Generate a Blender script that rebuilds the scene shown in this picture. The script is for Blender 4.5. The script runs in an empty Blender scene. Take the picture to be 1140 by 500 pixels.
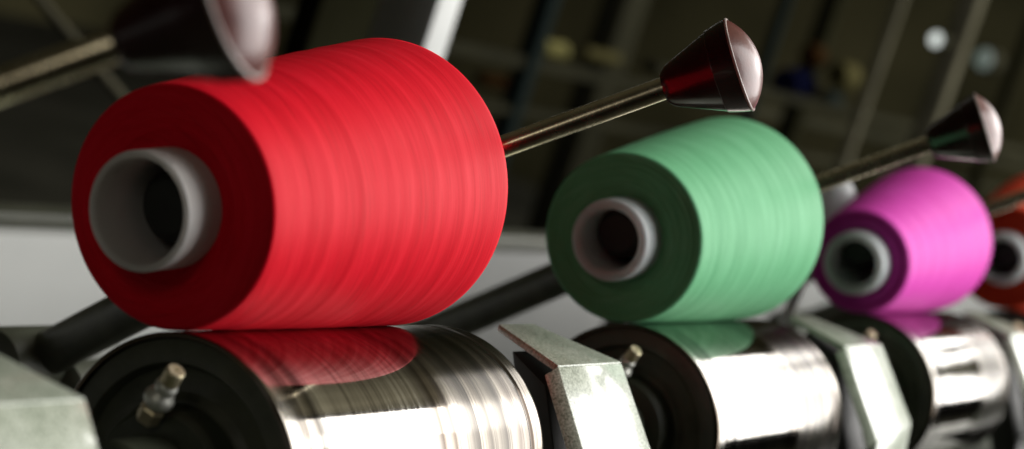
import bpy, bmesh, math, random
from mathutils import Vector, Matrix
random.seed(7)
scene = bpy.context.scene
col = scene.collection
PI = math.pi

# ------------------------------------------------------------------ frames
# "Row frame": X along the row of winding heads, Z the normal where a package touches its drum.
# The real vertical leans PHI from that normal, so everything is turned about X into the world.
PHI = math.radians(29)
TURN = Matrix.Rotation(-PHI, 4, 'X')
S = 0.40                                   # pitch between two winding heads (m)
CAM = Vector((-0.65353, -0.47317, -0.05537))
RX = Vector((0.462446, -0.877164, -0.129335))
UP = Vector((-0.028245, -0.16037, 0.986653))
BK = Vector((-0.886197, -0.452621, -0.098938))
FPX = 2394.5
def W(v):
    return TURN @ Vector(v)
def sight(x, y):
    return (-BK + RX * ((x - 570) / FPX) - UP * ((y - 250) / FPX))
def at(x, y, depth):                       # row-frame point seen at a photo pixel, at this depth
    return CAM + sight(x, y) * depth

# ------------------------------------------------------------------ camera
cd = bpy.data.cameras.new('camera')
cam = bpy.data.objects.new('camera', cd)
col.objects.link(cam)
m = Matrix((RX, UP, BK)).transposed().to_4x4()
m.translation = CAM
cam.matrix_world = TURN @ m
cd.sensor_width = 36.0
cd.lens = FPX / 1140 * 36
cd.clip_start = 0.02
cd.clip_end = 100
cd.dof.use_dof = True
cd.dof.focus_distance = 0.93
cd.dof.aperture_fstop = 7.2
scene.camera = cam

# ------------------------------------------------------------------ world and lamps
wd = bpy.data.worlds.new('World')
scene.world = wd
wd.use_nodes = True
wd.node_tree.nodes['Background'].inputs[0].default_value = (1.0, 0.93, 0.72, 1)
wd.node_tree.nodes['Background'].inputs[1].default_value = 0.006

def area(name, loc, size_x, size_y, rot, power, colour):
    l = bpy.data.lights.new(name, 'AREA')
    l.shape = 'RECTANGLE'
    l.size, l.size_y, l.energy, l.color = size_x, size_y, power, colour
    o = bpy.data.objects.new(name, l)
    col.objects.link(o)
    o.location = loc
    o.rotation_euler = rot
    return o
# a tall bright window wall in front of the row and a ceiling light panel over its far part; both are mirrored in the drums
area('front_window_light', (4.95, -2.0, 2.08), 8.1, 4.3, (math.radians(90), 0, 0), 720, (1.0, 0.98, 0.95))
area('ceiling_panel_light', (5.05, -0.80, 1.5), 4.0, 2.0, (0, 0, 0), 140, (1.0, 0.98, 0.95))

# a small work lamp close to the near end of the row, up to the left
area('work_lamp', (-0.85, -0.20, 0.42), 0.22, 0.22, (0, math.radians(-58), 0), 0.38, (1.0, 0.93, 0.80))

vs = scene.view_settings
scene.display_settings.display_device = 'sRGB'
vs.view_transform = 'Standard'
vs.look = 'None'
vs.exposure = 0
vs.gamma = 1
try:
    scene.cycles.use_denoising = True
    scene.cycles.max_bounces = 10
    scene.cycles.sample_clamp_indirect = 6
except Exception:
    pass

# ------------------------------------------------------------------ materials
def new_mat(name):
    mt = bpy.data.materials.new(name)
    mt.use_nodes = True
    nt = mt.node_tree
    return mt, nt, nt.nodes['Principled BSDF']
def N(nt, t, **kw):
    n = nt.nodes.new(t)
    for k, v in kw.items():
        setattr(n, k, v)
    return n
def ramp(nt, fac, stops):
    r = N(nt, 'ShaderNodeValToRGB')
    e = r.color_ramp.elements
    while len(e) < len(stops):
        e.new(0.5)
    for i, (p, c) in enumerate(stops):
        e[i].position = p
        e[i].color = (*c, 1) if len(c) == 3 else c
    nt.links.new(fac, r.inputs[0])
    return r
def math_node(nt, op, a, b=None):
    n = N(nt, 'ShaderNodeMath', operation=op)
    for i, v in enumerate((a, b)):
        if v is None:
            continue
        if isinstance(v, (int, float)):
            n.inputs[i].default_value = v
        else:
            nt.links.new(v, n.inputs[i])
    return n.outputs[0]
def mottled(name, c1, c2, scale=30, rough=0.5, metal=0.0, bump=0.0, bump_scale=None, detail=4, coat=0.0, spec=0.5, r_var=0.12):
    mt, nt, b = new_mat(name)
    tc = N(nt, 'ShaderNodeTexCoord')
    no = N(nt, 'ShaderNodeTexNoise')
    no.inputs['Scale'].default_value = scale
    no.inputs['Detail'].default_value = detail
    nt.links.new(tc.outputs['Object'], no.inputs['Vector'])
    r = ramp(nt, no.outputs['Fac'], [(0.3, c1), (0.7, c2)])
    nt.links.new(r.outputs[0], b.inputs['Base Color'])
    mr = N(nt, 'ShaderNodeMapRange')
    mr.inputs[3].default_value = max(0.02, rough - r_var)
    mr.inputs[4].default_value = min(1, rough + r_var)
    nt.links.new(no.outputs['Fac'], mr.inputs[0])
    nt.links.new(mr.outputs[0], b.inputs['Roughness'])
    b.inputs['Metallic'].default_value = metal
    b.inputs['Coat Weight'].default_value = coat
    b.inputs['Specular IOR Level'].default_value = spec
    if bump:
        n2 = N(nt, 'ShaderNodeTexNoise')
        n2.inputs['Scale'].default_value = bump_scale or scale * 4
        n2.inputs['Detail'].default_value = 3
        nt.links.new(tc.outputs['Object'], n2.inputs['Vector'])
        bp = N(nt, 'ShaderNodeBump')
        bp.inputs['Strength'].default_value = bump
        bp.inputs['Distance'].default_value = 0.001
        nt.links.new(n2.outputs['Fac'], bp.inputs['Height'])
        nt.links.new(bp.outputs[0], b.inputs['Normal'])
    return mt

def yarn_mat(name, dark, mid, light, seed):
    """wound thread: bands that run round the axis (local X), slightly crossing, finer on the ends"""
    mt, nt, b = new_mat(name)
    tc = N(nt, 'ShaderNodeTexCoord')
    sp = N(nt, 'ShaderNodeSeparateXYZ')
    nt.links.new(tc.outputs['Object'], sp.inputs[0])
    x, y, z = sp.outputs
    rad = math_node(nt, 'SQRT', math_node(nt, 'ADD', math_node(nt, 'MULTIPLY', y, y), math_node(nt, 'MULTIPLY', z, z)))
    cy = math_node(nt, 'DIVIDE', y, rad)
    cz = math_node(nt, 'DIVIDE', z, rad)
    # distance along the wound profile: axis position plus a helix-like shear, and radius so the ends get rings
    sl = math_node(nt, 'ADD', x, math_node(nt, 'MULTIPLY', cy, 0.011))
    sl2 = math_node(nt, 'SUBTRACT', x, math_node(nt, 'MULTIPLY', cy, 0.016))
    def band(slx, fx, fa, sd, detail=3, rough=0.6):
        cm = N(nt, 'ShaderNodeCombineXYZ')
        nt.links.new(math_node(nt, 'ADD', math_node(nt, 'MULTIPLY', slx, fx), math_node(nt, 'MULTIPLY', rad, fx * 1.3)), cm.inputs[0])
        nt.links.new(math_node(nt, 'MULTIPLY', cy, fa), cm.inputs[1])
        nt.links.new(math_node(nt, 'ADD', math_node(nt, 'MULTIPLY', cz, fa), sd), cm.inputs[2])
        no = N(nt, 'ShaderNodeTexNoise')
        no.inputs['Scale'].default_value = 1
        no.inputs['Detail'].default_value = detail
        no.inputs['Roughness'].default_value = rough
        nt.links.new(cm.outputs[0], no.inputs['Vector'])
        return no.outputs['Fac']
    a = band(sl, 70, 1.3, seed)
    c = band(sl2, 420, 1.2, seed + 11, 5, 0.72)
    d = band(sl2, 1500, 2.0, seed + 23, 2)
    f = math_node(nt, 'ADD', math_node(nt, 'MULTIPLY', a, 0.26), math_node(nt, 'ADD', math_node(nt, 'MULTIPLY', c, 0.42), math_node(nt, 'MULTIPLY', d, 0.32)))
    r = ramp(nt, f, [(0.30, dark), (0.5, mid), (0.69, light)])
    nt.links.new(r.outputs[0], b.inputs['Base Color'])
    b.inputs['Roughness'].default_value = 0.55
    b.inputs['Specular IOR Level'].default_value = 0.11
    bp = N(nt, 'ShaderNodeBump')
    bp.inputs['Strength'].default_value = 0.16
    bp.inputs['Distance'].default_value = 0.0007
    nt.links.new(math_node(nt, 'ADD', math_node(nt, 'MULTIPLY', c, 0.6), math_node(nt, 'MULTIPLY', d, 0.4)), bp.inputs['Height'])
    nt.links.new(bp.outputs[0], b.inputs['Normal'])
    return mt

def chrome_mat():
    mt, nt, b = new_mat('polished_drum_steel')
    tc = N(nt, 'ShaderNodeTexCoord')
    sp = N(nt, 'ShaderNodeSeparateXYZ')
    nt.links.new(tc.outputs['Object'], sp.inputs[0])
    cm = N(nt, 'ShaderNodeCombineXYZ')
    nt.links.new(math_node(nt, 'MULTIPLY', sp.outputs[0], 700), cm.inputs[0])
    nt.links.new(math_node(nt, 'MULTIPLY', sp.outputs[1], 14), cm.inputs[1])
    nt.links.new(math_node(nt, 'MULTIPLY', sp.outputs[2], 14), cm.inputs[2])
    no = N(nt, 'ShaderNodeTexNoise')
    no.inputs['Scale'].default_value = 1
    no.inputs['Detail'].default_value = 4
    nt.links.new(cm.outputs[0], no.inputs['Vector'])
    cr = ramp(nt, no.outputs['Fac'], [(0.30, (0.20, 0.18, 0.16)), (0.66, (0.56, 0.54, 0.50))])
    # low-frequency noise breaks the worn and reflection-dimming rings up round the drum
    n3 = N(nt, 'ShaderNodeTexNoise')
    n3.inputs['Scale'].default_value = 28
    n3.inputs['Detail'].default_value = 3
    nt.links.new(tc.outputs['Object'], n3.inputs['Vector'])
    pos = math_node(nt, 'ADD', math_node(nt, 'MULTIPLY', sp.outputs[0], 5.0),
                    math_node(nt, 'ADD', math_node(nt, 'MULTIPLY', math_node(nt, 'SUBTRACT', no.outputs['Fac'], 0.5), 0.05),
                              math_node(nt, 'MULTIPLY', math_node(nt, 'SUBTRACT', n3.outputs['Fac'], 0.5), 0.035)))
    W1 = (1, 1, 1)  # worn groove tints, plus dark bands painted in to tone down the window's reflection
    wear_dimming = ramp(nt, pos, [(0.0, (0.20, 0.16, 0.12)), (0.03, W1), (0.06, (0.16, 0.14, 0.12)), (0.085, (0.7, 0.68, 0.65)), (0.11, (0.10, 0.09, 0.08)), (0.15, W1), (0.30, (0.7, 0.68, 0.65)), (0.50, W1),
                          (0.555, (0.12, 0.085, 0.06)), (0.58, (0.6, 0.54, 0.48)), (0.60, (0.14, 0.105, 0.08)), (0.63, (0.6, 0.57, 0.53)), (0.70, (0.10, 0.09, 0.08)), (0.73, (0.4, 0.37, 0.33)), (0.755, (0.13, 0.115, 0.10)),
                          (0.78, (0.30, 0.28, 0.25)), (0.83, (0.09, 0.08, 0.07)), (0.86, (0.5, 0.47, 0.43)), (0.89, (0.16, 0.135, 0.12)), (0.91, (0.4, 0.37, 0.34)), (0.94, (0.13, 0.105, 0.09)), (0.97, (0.5, 0.47, 0.43))])
    mx = N(nt, 'ShaderNodeMix', data_type='RGBA', blend_type='MULTIPLY')
    mx.inputs[0].default_value = 1
    nt.links.new(cr.outputs[0], mx.inputs[6])
    nt.links.new(wear_dimming.outputs[0], mx.inputs[7])
    nt.links.new(mx.outputs[2], b.inputs['Base Color'])
    b.inputs['Metallic'].default_value = 1
    # more worn (duller) towards the far end of the drum
    rr = ramp(nt, math_node(nt, 'MULTIPLY', sp.outputs[0], 5.0),
              [(0.03, (0.16,) * 3), (0.08, (0.07,) * 3), (0.58, (0.07,) * 3), (0.66, (0.19,) * 3), (1.0, (0.21,) * 3)])
    nt.links.new(math_node(nt, 'ADD', rr.outputs[0], math_node(nt, 'MULTIPLY', math_node(nt, 'SUBTRACT', no.outputs['Fac'], 0.5), 0.10)), b.inputs['Roughness'])
    bp = N(nt, 'ShaderNodeBump')
    bp.inputs['Strength'].default_value = 0.012
    bp.inputs['Distance'].default_value = 0.0004
    nt.links.new(no.outputs['Fac'], bp.inputs['Height'])
    nt.links.new(bp.outputs[0], b.inputs['Normal'])
    return mt

M = {}
M['red'] = yarn_mat('red_thread', (0.62, 0.001, 0.010), (0.83, 0.003, 0.020), (0.91, 0.012, 0.036), 1)
M['green'] = yarn_mat('green_thread', (0.10, 0.36, 0.17), (0.155, 0.47, 0.235), (0.23, 0.57, 0.325), 2)
M['pink'] = yarn_mat('magenta_thread', (0.52, 0.026, 0.30), (0.64, 0.055, 0.42), (0.72, 0.095, 0.52), 3)
M['orange'] = yarn_mat('orange_thread', (0.42, 0.028, 0.009), (0.52, 0.040, 0.012), (0.60, 0.060, 0.016), 4)
M['drum'] = chrome_mat()
M['tube'] = mottled('pale_plastic', (0.74, 0.71, 0.69), (0.82, 0.80, 0.77), 60, 0.32, bump=0.05)
M['white_tube'] = mottled('white_plastic', (0.74, 0.80, 0.82), (0.80, 0.85, 0.87), 60, 0.3)
for nm in ('tube', 'white_tube'):
    bs = M[nm].node_tree.nodes['Principled BSDF']
    bs.inputs['Subsurface Weight'].default_value = 0.4
    bs.inputs['Subsurface Radius'].default_value = (1.0, 0.9, 0.85)
    bs.inputs['Subsurface Scale'].default_value = 0.012
    tn = M[nm].node_tree
    tr = N(tn, 'ShaderNodeBsdfTranslucent')   # thin plastic lets the side light glow through
    tr.inputs[0].default_value = (0.88, 0.84, 0.80, 1)
    mxs = N(tn, 'ShaderNodeMixShader')
    mxs.inputs[0].default_value = 0.25
    tn.links.new(bs.outputs[0], mxs.inputs[1])
    tn.links.new(tr.outputs[0], mxs.inputs[2])
    tn.links.new(mxs.outputs[0], [n for n in tn.nodes if n.type == 'OUTPUT_MATERIAL'][0].inputs[0])
M['disc'] = mottled('oily_black_disc', (0.0562, 0.0619, 0.0450), (0.1013, 0.1069, 0.0759), 70, 0.36, bump=0.15, bump_scale=500)
M['hub'] = mottled('dark_green_casting', (0.035, 0.042, 0.028), (0.06, 0.07, 0.045), 90, 0.5, bump=0.25, bump_scale=600)
M['brass'] = mottled('brass_nipple', (0.55, 0.47, 0.28), (0.75, 0.68, 0.48), 300, 0.42, metal=0.7)
M['zinc'] = mottled('zinc_plated_steel', (0.66, 0.68, 0.61), (0.90, 0.90, 0.84), 300, 0.46, metal=0.6)
M['rod'] = mottled('nickel_rod', (0.62, 0.54, 0.36), (0.80, 0.72, 0.52), 120, 0.26, metal=1.0, bump=0.04, bump_scale=900, r_var=0.06)
M['knob'] = mottled('maroon_bakelite', (0.018, 0.004, 0.004), (0.034, 0.006, 0.006), 25, 0.25, coat=0.15, spec=0.5, r_var=0.05)
M['dome'] = mottled('maroon_bakelite_cap', (0.10, 0.024, 0.020), (0.15, 0.038, 0.030), 180, 0.33, coat=0.1, spec=0.5, bump=0.06, bump_scale=900, r_var=0.08)
M['edge'] = mottled('knob_edge', (0.30, 0.22, 0.20), (0.45, 0.36, 0.33), 200, 0.3)
M['arm'] = mottled('dark_painted_arm', (0.0662, 0.0710, 0.0521), (0.1183, 0.1231, 0.0899), 60, 0.42, bump=0.1, bump_scale=500)
M['collar'] = mottled('green_grey_casting', (0.0600, 0.0660, 0.0450), (0.0960, 0.1050, 0.0750), 50, 0.45, bump=0.2, bump_scale=400)
M['black'] = mottled('black_cavity_fill', (0.010, 0.011, 0.009), (0.02, 0.021, 0.017), 60, 0.6)  # near-black for bracket blocks and the plugs that darken the tube bores

def hammer_mat():
    mt, nt, b = new_mat('speckled_grey_green_paint')
    tc = N(nt, 'ShaderNodeTexCoord')
    n1 = N(nt, 'ShaderNodeTexNoise')
    n1.inputs['Scale'].default_value = 900
    n1.inputs['Detail'].default_value = 2
    n2 = N(nt, 'ShaderNodeTexNoise')
    n2.inputs['Scale'].default_value = 60
    n2.inputs['Detail'].default_value = 5
    for n in (n1, n2):
        nt.links.new(tc.outputs['Object'], n.inputs['Vector'])
    mixv = math_node(nt, 'ADD', math_node(nt, 'MULTIPLY', n1.outputs['Fac'], 0.75), math_node(nt, 'MULTIPLY', n2.outputs['Fac'], 0.25))
    r = ramp(nt, mixv, [(0.34, (0.20, 0.24, 0.175)), (0.5, (0.46, 0.515, 0.41)), (0.66, (0.68, 0.73, 0.63))])
    nt.links.new(r.outputs[0], b.inputs['Base Color'])
    b.inputs['Roughness'].default_value = 0.30
    b.inputs['Coat Weight'].default_value = 0.7
    b.inputs['Coat Roughness'].default_value = 0.10
    bp = N(nt, 'ShaderNodeBump')
    bp.inputs['Strength'].default_value = 0.12
    bp.inputs['Distance'].default_value = 0.0006
    nt.links.new(n1.outputs['Fac'], bp.inputs['Height'])
    nt.links.new(bp.outputs[0], b.inputs['Normal'])
    return mt
M['hammer'] = hammer_mat()
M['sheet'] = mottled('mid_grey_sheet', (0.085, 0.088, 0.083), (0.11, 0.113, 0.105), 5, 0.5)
M['panel'] = mottled('light_grey_enamel', (0.36, 0.37, 0.36), (0.42, 0.43, 0.41), 5, 0.42, bump=0.04, bump_scale=200)
M['rail'] = mottled('olive_grey_rail', (0.03, 0.032, 0.020), (0.045, 0.047, 0.03), 20, 0.5)
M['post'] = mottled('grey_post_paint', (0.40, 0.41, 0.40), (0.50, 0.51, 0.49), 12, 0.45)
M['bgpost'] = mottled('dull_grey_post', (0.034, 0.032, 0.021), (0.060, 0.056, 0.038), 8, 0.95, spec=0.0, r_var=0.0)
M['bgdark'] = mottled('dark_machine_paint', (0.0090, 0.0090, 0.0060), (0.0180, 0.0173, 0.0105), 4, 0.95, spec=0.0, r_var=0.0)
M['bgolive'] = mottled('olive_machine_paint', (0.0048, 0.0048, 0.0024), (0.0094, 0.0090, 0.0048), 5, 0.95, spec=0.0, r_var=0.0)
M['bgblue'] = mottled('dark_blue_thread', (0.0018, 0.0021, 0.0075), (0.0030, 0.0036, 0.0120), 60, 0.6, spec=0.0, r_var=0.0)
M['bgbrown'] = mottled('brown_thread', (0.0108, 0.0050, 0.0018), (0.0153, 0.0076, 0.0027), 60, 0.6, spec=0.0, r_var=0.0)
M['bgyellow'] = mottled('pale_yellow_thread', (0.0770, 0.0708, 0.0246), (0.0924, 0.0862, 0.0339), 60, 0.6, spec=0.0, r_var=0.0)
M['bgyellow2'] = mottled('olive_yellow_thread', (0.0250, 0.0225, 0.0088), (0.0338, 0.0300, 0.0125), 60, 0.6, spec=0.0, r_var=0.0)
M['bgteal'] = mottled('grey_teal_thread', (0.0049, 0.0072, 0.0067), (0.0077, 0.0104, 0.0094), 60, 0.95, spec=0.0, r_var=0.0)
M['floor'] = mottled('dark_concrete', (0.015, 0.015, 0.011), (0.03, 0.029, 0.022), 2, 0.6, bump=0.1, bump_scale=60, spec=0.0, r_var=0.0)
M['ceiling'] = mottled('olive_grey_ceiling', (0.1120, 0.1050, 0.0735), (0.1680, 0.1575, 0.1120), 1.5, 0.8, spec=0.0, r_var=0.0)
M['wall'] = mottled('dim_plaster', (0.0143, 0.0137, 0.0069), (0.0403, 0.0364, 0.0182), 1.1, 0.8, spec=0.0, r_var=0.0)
def lamp_mat(name, c, s):
    mt, nt, b = new_mat(name)
    b.inputs['Base Color'].default_value = (0.03, 0.03, 0.03, 1)
    b.inputs['Emission Color'].default_value = (*c, 1)
    b.inputs['Emission Strength'].default_value = s
    return mt
M['lamp'] = lamp_mat('lit_lamp_glass', (0.93, 1.0, 0.95), 0.9)
M['lamp_dim'] = lamp_mat('dim_lamp_glass', (0.75, 0.95, 0.82), 0.13)
M['lamp_yellow'] = lamp_mat('yellow_lamp_glass', (1.0, 0.93, 0.45), 0.22)

# ------------------------------------------------------------------ mesh helpers
def obj(name, bm, mt, parent=None, smooth=True, angle=35):
    bmesh.ops.recalc_face_normals(bm, faces=bm.faces[:])
    me = bpy.data.meshes.new(name)
    bm.to_mesh(me)
    bm.free()
    me.materials.append(mt)
    if smooth:
        for p in me.polygons:
            p.use_smooth = True
        try:
            me.set_sharp_from_angle(angle=math.radians(angle))
        except Exception:
            pass
    o = bpy.data.objects.new(name, me)
    col.objects.link(o)
    o.parent = parent
    return o
def tag(o, label, cat, group=None, kind=None):
    if label:
        o['label'] = label
    if cat:
        o['category'] = cat
    if group:
        o['group'] = group
    if kind:
        o['kind'] = kind
    return o
def thing(name, row_loc, label, cat, group=None, turned=True):
    o = bpy.data.objects.new(name, None)
    o.empty_display_size = 0.02
    col.objects.link(o)
    o.location = W(row_loc)
    if turned:
        o.rotation_euler = (-PHI, 0, 0)
    return tag(o, label, cat, group)
def lathe(bm, prof, segs=96, M4=None, closed=False):
    """revolve (x, r) pairs about X; r == 0 ends become poles"""
    rings = []
    for x, r in prof:
        if r < 1e-7:
            rings.append([bm.verts.new((x, 0, 0))])
        else:
            rings.append([bm.verts.new((x, r * math.cos(2 * PI * i / segs), r * math.sin(2 * PI * i / segs))) for i in range(segs)])
    pairs = list(zip(rings, rings[1:])) + ([(rings[-1], rings[0])] if closed else [])
    for a, b in pairs:
        for i in range(segs):
            j = (i + 1) % segs
            if len(a) == 1 and len(b) == 1:
                continue
            if len(a) == 1:
                bm.faces.new((a[0], b[i], b[j]))
            elif len(b) == 1:
                bm.faces.new((a[i], a[j], b[0]))
            else:
                bm.faces.new((a[i], a[j], b[j], b[i]))
    if M4 is not None:
        bmesh.ops.transform(bm, matrix=M4, verts=[v for r in rings for v in r])
    return bm
def axis_matrix(p, q):
    """local X runs from p to q"""
    p, q = Vector(p), Vector(q)
    r = (q - p).to_track_quat('X', 'Z').to_matrix().to_4x4()
    r.translation = p
    return r
def rod(bm, p, q, r, r2=None, segs=32, cham=0.0008):
    L = (Vector(q) - Vector(p)).length
    r2 = r if r2 is None else r2
    return lathe(bm, [(0, 0), (0, r - cham), (cham, r), (L - cham, r2), (L, r2 - cham), (L, 0)], segs, axis_matrix(p, q))
def box(bm, lo, hi, bev=0.0, M4=None):
    r = bmesh.ops.create_cube(bm, size=1)
    vs_ = r['verts']
    lo, hi = Vector(lo), Vector(hi)
    for v in vs_:
        v.co = Vector((lo[i] + (v.co[i] + 0.5) * (hi[i] - lo[i]) for i in range(3)))
    if bev:
        es = list({e for v in vs_ for e in v.link_edges})
        g = bmesh.ops.bevel(bm, geom=es, offset=bev, segments=2, affect='EDGES', profile=0.6)
        vs_ = list({v for f in g['faces'] for v in f.verts} | {v for v in vs_ if v.is_valid})
    if M4 is not None:
        bmesh.ops.transform(bm, matrix=M4, verts=vs_)
    return bm
def prism(bm, face, off, bev=0.0):
    """solid between a polygon and the same polygon moved by off"""
    a = [bm.verts.new(Vector(p)) for p in face]
    b = [bm.verts.new(Vector(p) + Vector(off)) for p in face]
    n = len(a)
    fs = [bm.faces.new(a), bm.faces.new(b[::-1])]
    for i in range(n):
        j = (i + 1) % n
        fs.append(bm.faces.new((a[i], b[i], b[j], a[j])))
    if bev:
        es = list({e for f in fs for e in f.edges})
        bmesh.ops.bevel(bm, geom=es, offset=bev, segments=2, affect='EDGES', profile=0.5)
    return bm
def copy_tree(o, parent=None):
    c = o.copy()
    col.objects.link(c)
    c.parent = parent
    for ch in list(o.children):
        copy_tree(ch, c)
    return c

# ------------------------------------------------------------------ setting
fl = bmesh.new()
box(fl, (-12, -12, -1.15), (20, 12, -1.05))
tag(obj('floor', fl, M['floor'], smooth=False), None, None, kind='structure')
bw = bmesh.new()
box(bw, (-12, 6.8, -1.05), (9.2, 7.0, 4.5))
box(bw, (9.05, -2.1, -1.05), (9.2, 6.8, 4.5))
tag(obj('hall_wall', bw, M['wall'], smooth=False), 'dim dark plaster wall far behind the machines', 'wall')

cl = bmesh.new()
box(cl, (-5, -2.04, 4.5), (9.2, 7.0, 4.6))
tag(obj('hall_ceiling', cl, M['ceiling'], smooth=False), None, None, kind='structure')

# machine bed under the row (below the picture) and the light panel behind it
bed = bmesh.new()
bl = W((0, 0, -0.17))
box(bed, (-1.3, bl.y - 0.10, -1.05), (3.4, bl.y + 0.20, bl.z), 0.006)
tag(obj('machine_bed', bed, M['hub']), 'long dark green machine bed carrying the whole row of drums', 'machine bed')

PT = W((0, 0.5, 0.128))
pan = thing('back_panel', (0, 0, 0), 'light grey enamel panel behind the cones with a dark rail along its top', 'panel', turned=False)
pan.location = (0, 0, 0)
b = bmesh.new()
box(b, (-1.4, PT.y, -1.05), (0.82, PT.y + 0.02, PT.z), 0.002)
obj('panel_sheet', b, M['panel'], pan)
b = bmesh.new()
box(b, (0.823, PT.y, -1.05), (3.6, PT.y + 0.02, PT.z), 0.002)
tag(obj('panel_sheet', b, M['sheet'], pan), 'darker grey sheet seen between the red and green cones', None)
b = bmesh.new()
box(b, (-1.4, PT.y + 0.024, PT.z - 0.004), (3.6, PT.y + 0.05, PT.z + 0.0095), 0.003)
obj('top_rail', b, M['rail'], pan)

# ------------------------------------------------------------------ yarn cones
def make_cone(label, yarn, tube_mat, k, dx, r1, r2, L, tube_r, tube_in, protrude):
    t = math.atan2(r2 - r1, L)
    c1 = Vector((k * S + dx - r1 * math.sin(t), 0, r1 * math.cos(t) + 0.0003))
    o = thing('yarn_cone', c1, label, 'yarn cone', 'yarn cones on the winding drums')
    o.rotation_euler = (TURN @ Matrix.Rotation(-t, 4, 'Y')).to_euler()
    # wound body: near (small) end, rounded shoulder, faintly uneven flank, far (large) end
    pr = [(0.0016, tube_r * 0.96), (0.0008, tube_r * 1.25)]
    re_ = random.Random(int(k * 7 + 3))
    for i in range(37):                    # layered edges of the winding on the end face
        f = i / 36
        pr.append((0.0007 * math.sin(f * 5) * (1 - f) + re_.uniform(-1, 1) * 0.00022, tube_r * 1.3 + (r1 - 0.0022 - tube_r * 1.3) * f))
    pr += [(0.0004, r1 - 0.0010), (0.0014, r1 - 0.0002)]
    nn = 90
    rnd = random.Random(int(k * 10 + 5))
    for i in range(nn + 1):
        f = i / nn
        x = 0.0026 + (L - 0.006) * f
        r = r1 + (r2 - r1) * x / L + 0.0006 * math.sin(PI * f) - 0.0004
        r += 0.00010 * math.sin(f * 41 + k) + 0.00007 * math.sin(f * 97) + rnd.uniform(-1, 1) * 0.00006
        pr.append((x, r))
    pr += [(L - 0.0018, r2 - 0.0006), (L - 0.0006, r2 - 0.0022), (L, r2 - 0.005), (L, tube_r * 1.2)]
    b = bmesh.new()
    lathe(b, pr, 128)
    obj('thread', b, yarn, o, angle=60)
    # hollow conical tube with a rolled lip and a step
    R, ri, p = tube_r, tube_r * tube_in, protrude
    w = R - ri
    pr = [(0.004, R * 1.015), (-p * 0.25, R * 1.01), (-p * 0.42, R * 1.005), (-p * 0.50, R * 0.985), (-p * 0.57, R * 1.0), (-p + w * 0.5, R)]
    for i in range(9):
        a = PI * i / 8
        pr.append((-p + w * 0.5 - math.sin(a) * w * 0.5, R - w * 0.5 + math.cos(a) * w * 0.5))
    pr += [(-p + w * 1.2, ri * 0.985), (0.02, ri * 0.99), (L, ri * 1.25), (L, R * 1.25)]
    b = bmesh.new()
    lathe(b, pr, 96)
    obj('tube', b, tube_mat, o, angle=50)
    return o
make_cone('bright red yarn cone with greyish hollow tube, biggest and nearest', M['red'], M['tube'], 0, 0.0014, 0.0464, 0.0635, 0.1579, 0.0225, 0.87, 0.0195)
u1 = make_cone('mint green yarn cone with dark green end and white tube', M['green'], M['white_tube'], 1, 0.0045, 0.0463, 0.0619, 0.1579, 0.0222, 0.74, 0.0180)
u1.location = u1.location + W((0, 0, -0.0020))
make_cone('pink magenta yarn cone between the green cone and orange cone', M['pink'], M['white_tube'], 2, 0.000, 0.0366, 0.0560, 0.1579, 0.0222, 0.72, 0.0140)
make_cone('dark orange yarn cone cut off at the right edge', M['orange'], M['white_tube'], 3, 0.0, 0.0455, 0.0645, 0.1579, 0.0225, 0.72, 0.0140)

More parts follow.
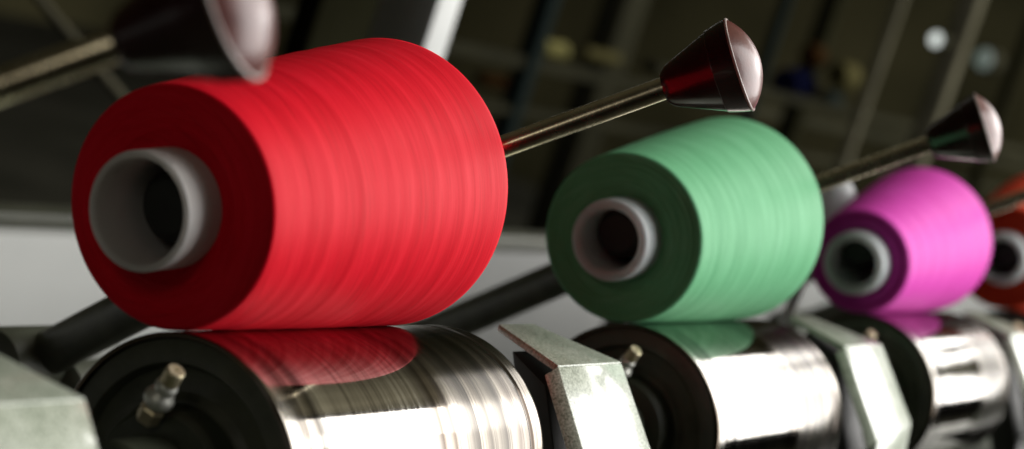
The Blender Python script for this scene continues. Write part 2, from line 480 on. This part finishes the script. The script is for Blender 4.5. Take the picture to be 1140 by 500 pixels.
# ------------------------------------------------------------------ drive drums
DR, DL, DX = 0.0565, 0.2000, 0.0
DC = Vector((0, 0.0172, -0.0547))          # drum axis in the row frame
def groove(x, th):
    d = 0.0
    for x0, amp, w, dep, ph in ((0.188, 0.0004, 0.0010, 0.0005, 0.0),):
        u = (x - (x0 + amp * math.sin(th + ph))) / w
        if abs(u) < 3:
            d += dep * math.exp(-u * u)
    return d
def make_drum(label):
    o = thing('drive_drum', DC, label, 'drum', 'polished winding drums under the yarn cones')
    b = bmesh.new()
    xs = [0.0012 + 0.0008 * i for i in range(int((DL - 0.003) / 0.0008) + 1)]
    segs = 150
    rings = []
    pr = [(0.0026, DR - 0.0021, False), (0.0, DR - 0.0020, False), (0.0, DR - 0.0005, False), (0.0005, DR - 0.0001, False)] + [(x, DR, True) for x in xs] + [(DL - 0.0006, DR - 0.0002, False), (DL, DR - 0.0010, False), (DL, 0.012, False)]
    for x, r, g in pr:
        ring = []
        for i in range(segs):
            th = 2 * PI * i / segs
            rr = r - (groove(x, th) if g else 0)
            ring.append(b.verts.new((x, rr * math.cos(th), rr * math.sin(th))))
        rings.append(ring)
    for a, c in zip(rings, rings[1:]):
        for i in range(segs):
            j = (i + 1) % segs
            b.faces.new((a[i], a[j], c[j], c[i]))
    obj('shell', b, M['drum'], o, angle=50)
    # fixed bearing disc closing the near end, with stepped recess
    b = bmesh.new()
    lathe(b, [(0.004, DR - 0.0024), (0.0016, DR - 0.0026), (0.0012, DR - 0.0034), (0.0012, DR * 0.80), (0.0024, DR * 0.785), (0.0056, DR * 0.765), (0.0064, DR * 0.74), (0.0064, 0.034), (0.0040, 0.031), (0.0040, 0.0)], 128)
    obj('end_disc', b, M['disc'], o, angle=30)
    b = bmesh.new()
    lathe(b, [(0.0075, 0.0300), (-0.006, 0.0290), (-0.009, 0.0268), (-0.010, 0.0190), (-0.034, 0.0180), (-0.036, 0.0164), (-0.036, 0.0)], 64)
    hb = obj('bearing_hub', b, M['hub'], o, angle=30)
    b = bmesh.new()
    box(b, (-0.0335, -0.0125, -0.135), (-0.012, 0.0125, -0.004), 0.0015)
    obj('bearing_arm', b, M['hub'], o, angle=30)
    # grease nipple screwed into the hub (drum-local coordinates)
    tip = Vector((-0.0200, -0.0243, 0.0400))
    base = Vector((-0.0150, -0.0068, 0.0262))
    ax = (tip - base)
    L = ax.length
    n = thing('grease_nipple', (0, 0, 0), None, None)
    n.location = (0, 0, 0)
    n.rotation_euler = (0, 0, 0)
    n.parent = o
    mx = axis_matrix(base, tip)
    b = bmesh.new()
    lathe(b, [(-0.003, 0), (-0.003, 0.0046), (0.0026, 0.0046), (0.0034, 0.0038), (0.0036, 0.0)], 6, mx)
    obj('hex_base', b, M['brass'], n, smooth=False)
    b = bmesh.new()
    lathe(b, [(0.003, 0), (0.003, 0.0028), (0.0042, 0.0028), (0.0050, 0.0044), (0.0064, 0.0056), (0.0086, 0.0058), (0.0104, 0.0048), (0.0112, 0.0034), (0.0120, 0.0032),
              (0.0126, 0.0040), (0.0140, 0.0044), (0.0156, 0.0040), (0.0164, 0.0028), (0.0170, 0.0028), (0.0170, 0.0)], 32, mx)
    obj('ball_body', b, M['zinc'], n, angle=60)
    b = bmesh.new()
    lathe(b, [(0.0160, 0), (0.0160, 0.0032), (0.0165, 0.0036), (L - 0.0006, 0.0036), (L, 0.0031), (L, 0.0008), (L - 0.0010, 0.0006), (L - 0.0010, 0.0)], 32, mx)
    obj('tip', b, M['brass'], n, angle=30)
    return o
drum_labels = ['polished steel drum right under the red cone', 'polished steel drum right under the green cone',
               'polished steel drum right under the pink cone', 'polished steel drum right under the orange cone, almost hidden']
drum0 = make_drum(drum_labels[0])
for k in range(1, 4):
    d = copy_tree(drum0)
    d['label'] = drum_labels[k]
    d.location = W(DC + Vector((k * S + (0.003 if k == 1 else 0), 0, -0.002 if k == 1 else 0)))

# ------------------------------------------------------------------ hood brackets between the drums
def make_bracket(label):
    o = thing('hood_bracket', (S, 0, 0), label, 'bracket', 'speckled hood brackets between the drums')
    o0 = Vector((S, 0, 0))
    def on_plane(x, y, p, nn):             # sight line through a corner, met with the plate's own plane
        d = sight(x, y)
        return CAM + d * ((p - CAM).dot(nn) / d.dot(nn))
    A, B = Vector((.2534, .0039, .0001)), Vector((.2219, -.0401, -.0246))
    C_ = at(692, 403, (Vector((.2799, -.0441, -.0232)) - CAM).dot(-BK))
    E = Vector((.2133, -.0548, -.0849))
    n = (C_ - B).cross(A - B).normalized()
    A2 = on_plane(593, 360, B, n)
    nf = (C_ - B).cross(E - B).normalized()
    F2 = on_plane(732, 521, B, nf)
    A, B, C_, A2, E, F2 = (p - o0 for p in (A, B, C_, A2, E, F2))
    b = bmesh.new()
    prism(b, [B, C_, A2, A], -n * 0.0036, 0.0006)
    obj('top_plate', b, M['hammer'], o, angle=25)
    b = bmesh.new()
    off = Vector((-0.0052, 0.0052, -0.0029))
    lip = Vector((0, 0.0, -0.0006))
    prism(b, [B + lip, E, F2, C_ + lip], off, 0.0006)
    # folded lower edge going back under
    prism(b, [E + Vector((0, 0, -0.0004)), E + Vector((0.004, 0.012, -0.030)), F2 + Vector((0.004, 0.012, -0.030)), F2 + Vector((0, 0, -0.0004))], (-0.002, 0.006, -0.001), 0.0006)
    obj('front_plate', b, M['hammer'], o, angle=25)
    b = bmesh.new()
    A3 = A * 0.75 + B * 0.25
    prism(b, [B + Vector((0.004, 0.010, -0.008)), A3 + Vector((0.004, 0.004, -0.0075)), A3 + Vector((0.004, 0.004, -0.13)), B + Vector((0.004, 0.010, -0.13))], (0.035, 0.0, 0.0), 0.001)
    obj('mounting_block', b, M['black'], o, angle=25)
    return o
br_labels = ['speckled grey green bracket left of the red cone drum, cut by the frame', 'speckled grey green bracket between the red and green cone drums',
             'speckled pale green bracket between the green and pink cone drums', 'pale blurred bracket below the orange cone at right']
br0 = make_bracket(br_labels[0])
for i, k in enumerate((-1, 0, 1, 2)):
    d = br0 if i == 0 else copy_tree(br0)
    d['label'] = br_labels[i]
    d.location = Vector(((k + 1) * S, 0, 0))

# ------------------------------------------------------------------ cradle levers: pivot, arm, rod and maroon knob
def make_lever(label):
    o = thing('cradle_lever', (0, 0, 0), label, 'lever', 'cradle levers with maroon knobs')
    piv = Vector((0.292, 0.300, 0.022))
    hubp = Vector((0.176, 0.012, 0.068))
    b = bmesh.new()
    rod(b, piv + Vector((-0.02, 0, 0)) + (piv - hubp) * 0.02, hubp, 0.0125, 0.0115, 40)
    obj('swing_arm', b, M['arm'], o, angle=30)
    b = bmesh.new()
    lathe(b, [(0, 0), (0, 0.015), (0.002, 0.0195), (0.006, 0.021), (0.085, 0.021), (0.090, 0.0195), (0.092, 0.0)], 48, Matrix.Translation(piv + Vector((-0.055, 0.004, -0.002))))
    obj('pivot_collar', b, M['collar'], o, angle=30)
    b = bmesh.new()
    lathe(b, [(0, 0), (0, 0.024), (0.004, 0.031), (0.030, 0.031), (0.034, 0.024), (0.034, 0.0)], 48, Matrix.Translation(piv + Vector((-0.018, 0.004, -0.026))))
    box(b, piv + Vector((-0.014, -0.016, -0.30)), piv + Vector((0.012, 0.022, -0.026)), 0.003)
    obj('pivot_bracket', b, M['collar'], o, angle=30)
    # centring disc for the wide end; long black plug added to darken the bore
    b = bmesh.new()
    lathe(b, [(-0.172, 0), (-0.172, 0.010), (-0.168, 0.0135), (-0.03, 0.0150), (-0.02, 0.020), (0, 0.026), (0, 0.036), (0.001, 0.037), (0.006, 0.037), (0.007, 0.036), (0.007, 0.0)], 48, axis_matrix((0.166, 0, 0.0645), (0.332, 0, 0.0818)))
    obj('centring_disc_dark_plug', b, M['black'], o, angle=30)
    small = Vector((0.2151, -0.1126, 0.0889))
    big = Vector((0.2236, -0.1457, 0.0937))
    foot = Vector((0.185, -0.0487, 0.0733))
    ax = (small - foot).normalized()
    b = bmesh.new()
    rod(b, foot - ax * 0.058, small + ax * 0.006, 0.0051, None, 48)
    obj('rod', b, M['rod'], o, angle=30)
    # knob: truncated cone, rounded small end, domed cap
    ad = (big - small)
    Lk = ad.length
    mk = axis_matrix(small, big)
    b = bmesh.new()
    lathe(b, [(0.0006, 0), (0.0, 0.0052), (0.0004, 0.0068), (0.0018, 0.0084), (0.0040, 0.0098), (Lk * 0.5, 0.0152), (Lk * 0.70, 0.0181), (Lk * 0.71, 0.0186), (Lk * 0.90, 0.0204), (Lk - 0.0004, 0.0210), (Lk, 0.0205), (Lk, 0.0)], 96, mk)
    kb = obj('knob', b, M['knob'], o, angle=25)
    b = bmesh.new()
    lathe(b, [(Lk - 0.0003, 0.0200), (Lk - 0.0003, 0.0209), (Lk + 0.0001, 0.0213), (Lk + 0.0006, 0.0213), (Lk + 0.0009, 0.0209), (Lk + 0.0009, 0.0198)], 96, mk)
    obj('edge_ring', b, M['edge'], kb, angle=60)
    b = bmesh.new()
    pr = [(Lk + 0.0005, 0.0207)]
    for i in range(1, 13):
        a = (i / 12) * math.radians(48)
        rs = 0.0207 / math.sin(math.radians(48))
        aa = math.radians(48) - a
        pr.append((Lk + 0.0005 + rs * (math.cos(aa) - math.cos(math.radians(48))), rs * math.sin(aa)))
    pr[-1] = (pr[-1][0], 0)
    lathe(b, pr, 96, mk)
    obj('domed_cap', b, M['dome'], kb, angle=60)
    return o
lv_labels = ['large blurred dark maroon knob on its rod at upper left, cut by the frame', 'sharp maroon knob on shiny rod rising behind the red cone',
             'smaller maroon knob on rod behind the green cone', 'thin rod crossing in front of the orange cone at the right edge', 'dark plug and lever inside the orange cone at the right edge']
lv0 = make_lever(lv_labels[0])
for i, k in enumerate((-1, 0, 1, 2, 3)):
    d = lv0 if i == 0 else copy_tree(lv0)
    d['label'] = lv_labels[i]
    d.location = W(Vector((k * S, 0, -0.0125)) + RX * 0.0086 - UP * 0.0093) if k == -1 else W((k * S, 0, 0))

# ------------------------------------------------------------------ things standing behind the row
def world_at(x, y, depth):
    return TURN @ at(x, y, depth)
def upright(name, x, y, depth, w, d, mt, label, cat, top=0.9, group=None, cap=False):
    p = world_at(x, y, depth)
    o = thing(name, (0, 0, 0), label, cat, group, turned=False)
    o.location = (p.x, p.y, -1.05)
    b = bmesh.new()
    box(b, (-w / 2, -d / 2, 0), (w / 2, d / 2, top + 1.05), 0.004)
    obj('shaft', b, mt, o)
    b = bmesh.new()
    box(b, (-w * 0.9, -d * 0.9, 0), (w * 0.9, d * 0.9, 0.012), 0.002)
    obj('foot_plate', b, mt, o)
    return o
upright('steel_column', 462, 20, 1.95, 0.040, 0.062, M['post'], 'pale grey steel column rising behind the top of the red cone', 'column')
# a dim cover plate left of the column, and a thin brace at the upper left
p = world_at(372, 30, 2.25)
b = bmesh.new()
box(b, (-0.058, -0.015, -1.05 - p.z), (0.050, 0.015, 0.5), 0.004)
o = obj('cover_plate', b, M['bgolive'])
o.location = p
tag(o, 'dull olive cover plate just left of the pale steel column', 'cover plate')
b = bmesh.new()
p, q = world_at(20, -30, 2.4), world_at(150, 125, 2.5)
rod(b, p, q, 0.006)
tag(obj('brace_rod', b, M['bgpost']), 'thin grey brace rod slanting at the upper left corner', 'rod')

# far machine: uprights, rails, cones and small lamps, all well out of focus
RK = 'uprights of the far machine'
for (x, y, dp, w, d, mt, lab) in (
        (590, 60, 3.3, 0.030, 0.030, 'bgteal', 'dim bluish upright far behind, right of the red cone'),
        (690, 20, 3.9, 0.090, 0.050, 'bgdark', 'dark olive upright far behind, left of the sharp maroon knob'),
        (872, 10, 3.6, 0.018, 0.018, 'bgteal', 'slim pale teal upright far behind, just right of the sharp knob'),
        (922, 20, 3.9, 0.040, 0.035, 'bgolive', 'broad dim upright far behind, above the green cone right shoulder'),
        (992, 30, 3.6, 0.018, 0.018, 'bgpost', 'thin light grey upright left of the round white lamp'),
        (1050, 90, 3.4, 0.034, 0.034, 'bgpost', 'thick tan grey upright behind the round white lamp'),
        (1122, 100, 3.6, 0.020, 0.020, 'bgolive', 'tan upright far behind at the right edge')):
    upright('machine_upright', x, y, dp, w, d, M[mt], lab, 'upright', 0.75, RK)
def far_rail(x, y, dp, h, d, mt, label, x0, x1):
    p = world_at(x, y, dp)
    b = bmesh.new()
    box(b, (x0 - p.x, -d / 2, -h / 2), (x1 - p.x, d / 2, h / 2), 0.004)
    o = obj('machine_rail', b, M[mt])
    o.location = p
    tag(o, label, 'rail', 'rails of the far machine')
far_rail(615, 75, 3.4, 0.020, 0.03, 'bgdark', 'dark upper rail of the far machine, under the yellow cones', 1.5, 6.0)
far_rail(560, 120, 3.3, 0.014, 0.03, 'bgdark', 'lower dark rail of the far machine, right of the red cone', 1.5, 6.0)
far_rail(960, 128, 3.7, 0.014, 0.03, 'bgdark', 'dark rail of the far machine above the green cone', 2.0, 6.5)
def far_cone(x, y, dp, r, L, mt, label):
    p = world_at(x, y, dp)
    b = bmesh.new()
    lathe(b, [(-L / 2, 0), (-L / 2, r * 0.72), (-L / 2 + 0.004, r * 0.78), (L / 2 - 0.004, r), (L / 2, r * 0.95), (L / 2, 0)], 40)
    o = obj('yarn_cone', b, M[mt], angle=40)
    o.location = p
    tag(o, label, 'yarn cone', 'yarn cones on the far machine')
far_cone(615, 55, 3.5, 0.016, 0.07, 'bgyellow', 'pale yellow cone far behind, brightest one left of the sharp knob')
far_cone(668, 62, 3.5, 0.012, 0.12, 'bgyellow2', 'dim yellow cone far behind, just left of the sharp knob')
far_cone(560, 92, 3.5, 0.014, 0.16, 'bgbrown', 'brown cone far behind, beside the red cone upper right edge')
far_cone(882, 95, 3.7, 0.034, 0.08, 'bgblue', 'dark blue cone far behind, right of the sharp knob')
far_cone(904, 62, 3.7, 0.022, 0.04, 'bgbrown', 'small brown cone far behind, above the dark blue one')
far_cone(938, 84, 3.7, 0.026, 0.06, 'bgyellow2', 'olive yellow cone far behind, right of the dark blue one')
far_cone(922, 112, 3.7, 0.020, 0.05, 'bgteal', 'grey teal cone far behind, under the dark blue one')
def far_lamp(x, y, dp, r, mt, label):
    p = world_at(x, y, dp)
    o = thing('indicator_lamp', (0, 0, 0), label, 'lamp', None, turned=False)
    o.location = p
    o.rotation_euler = (0, 0, math.radians(-25))
    b = bmesh.new()
    lathe(b, [(0.002, 0), (0.002, r * 1.15), (0.0, r * 1.2), (0.03, r * 1.1), (0.032, 0)], 32)
    obj('housing', b, M['bgdark'], o, angle=30)
    b = bmesh.new()
    lathe(b, [(0.001, r), (-r * 0.3, r * 0.9), (-r * 0.55, r * 0.5), (-r * 0.62, 0)], 32)
    obj('lens', b, M[mt], o, angle=60)
far_lamp(1042, 44, 3.3, 0.011, 'lamp', 'round white glowing lamp far behind at upper right')
far_lamp(1096, 66, 3.5, 0.018, 'lamp_dim', 'dim greenish lamp right of the round white lamp')
# pale cap standing in the gap between the green and pink cones
p = at(930, 222, 1.62)
o = thing('plastic_handle', p, 'pale greenish white plastic handle in the gap between the green and pink cones', 'handle')
b = bmesh.new()
mx = axis_matrix((0.0, 0.010, -0.016), (0.008, -0.006, 0.014))
lathe(b, [(-0.12, 0), (-0.12, 0.004), (-0.01, 0.0045), (-0.006, 0.008), (0.0, 0.0125), (0.006, 0.0145), (0.020, 0.0150), (0.029, 0.0125), (0.034, 0.007), (0.0355, 0)], 48, mx)
obj('grip', b, M['white_tube'], o, angle=60)
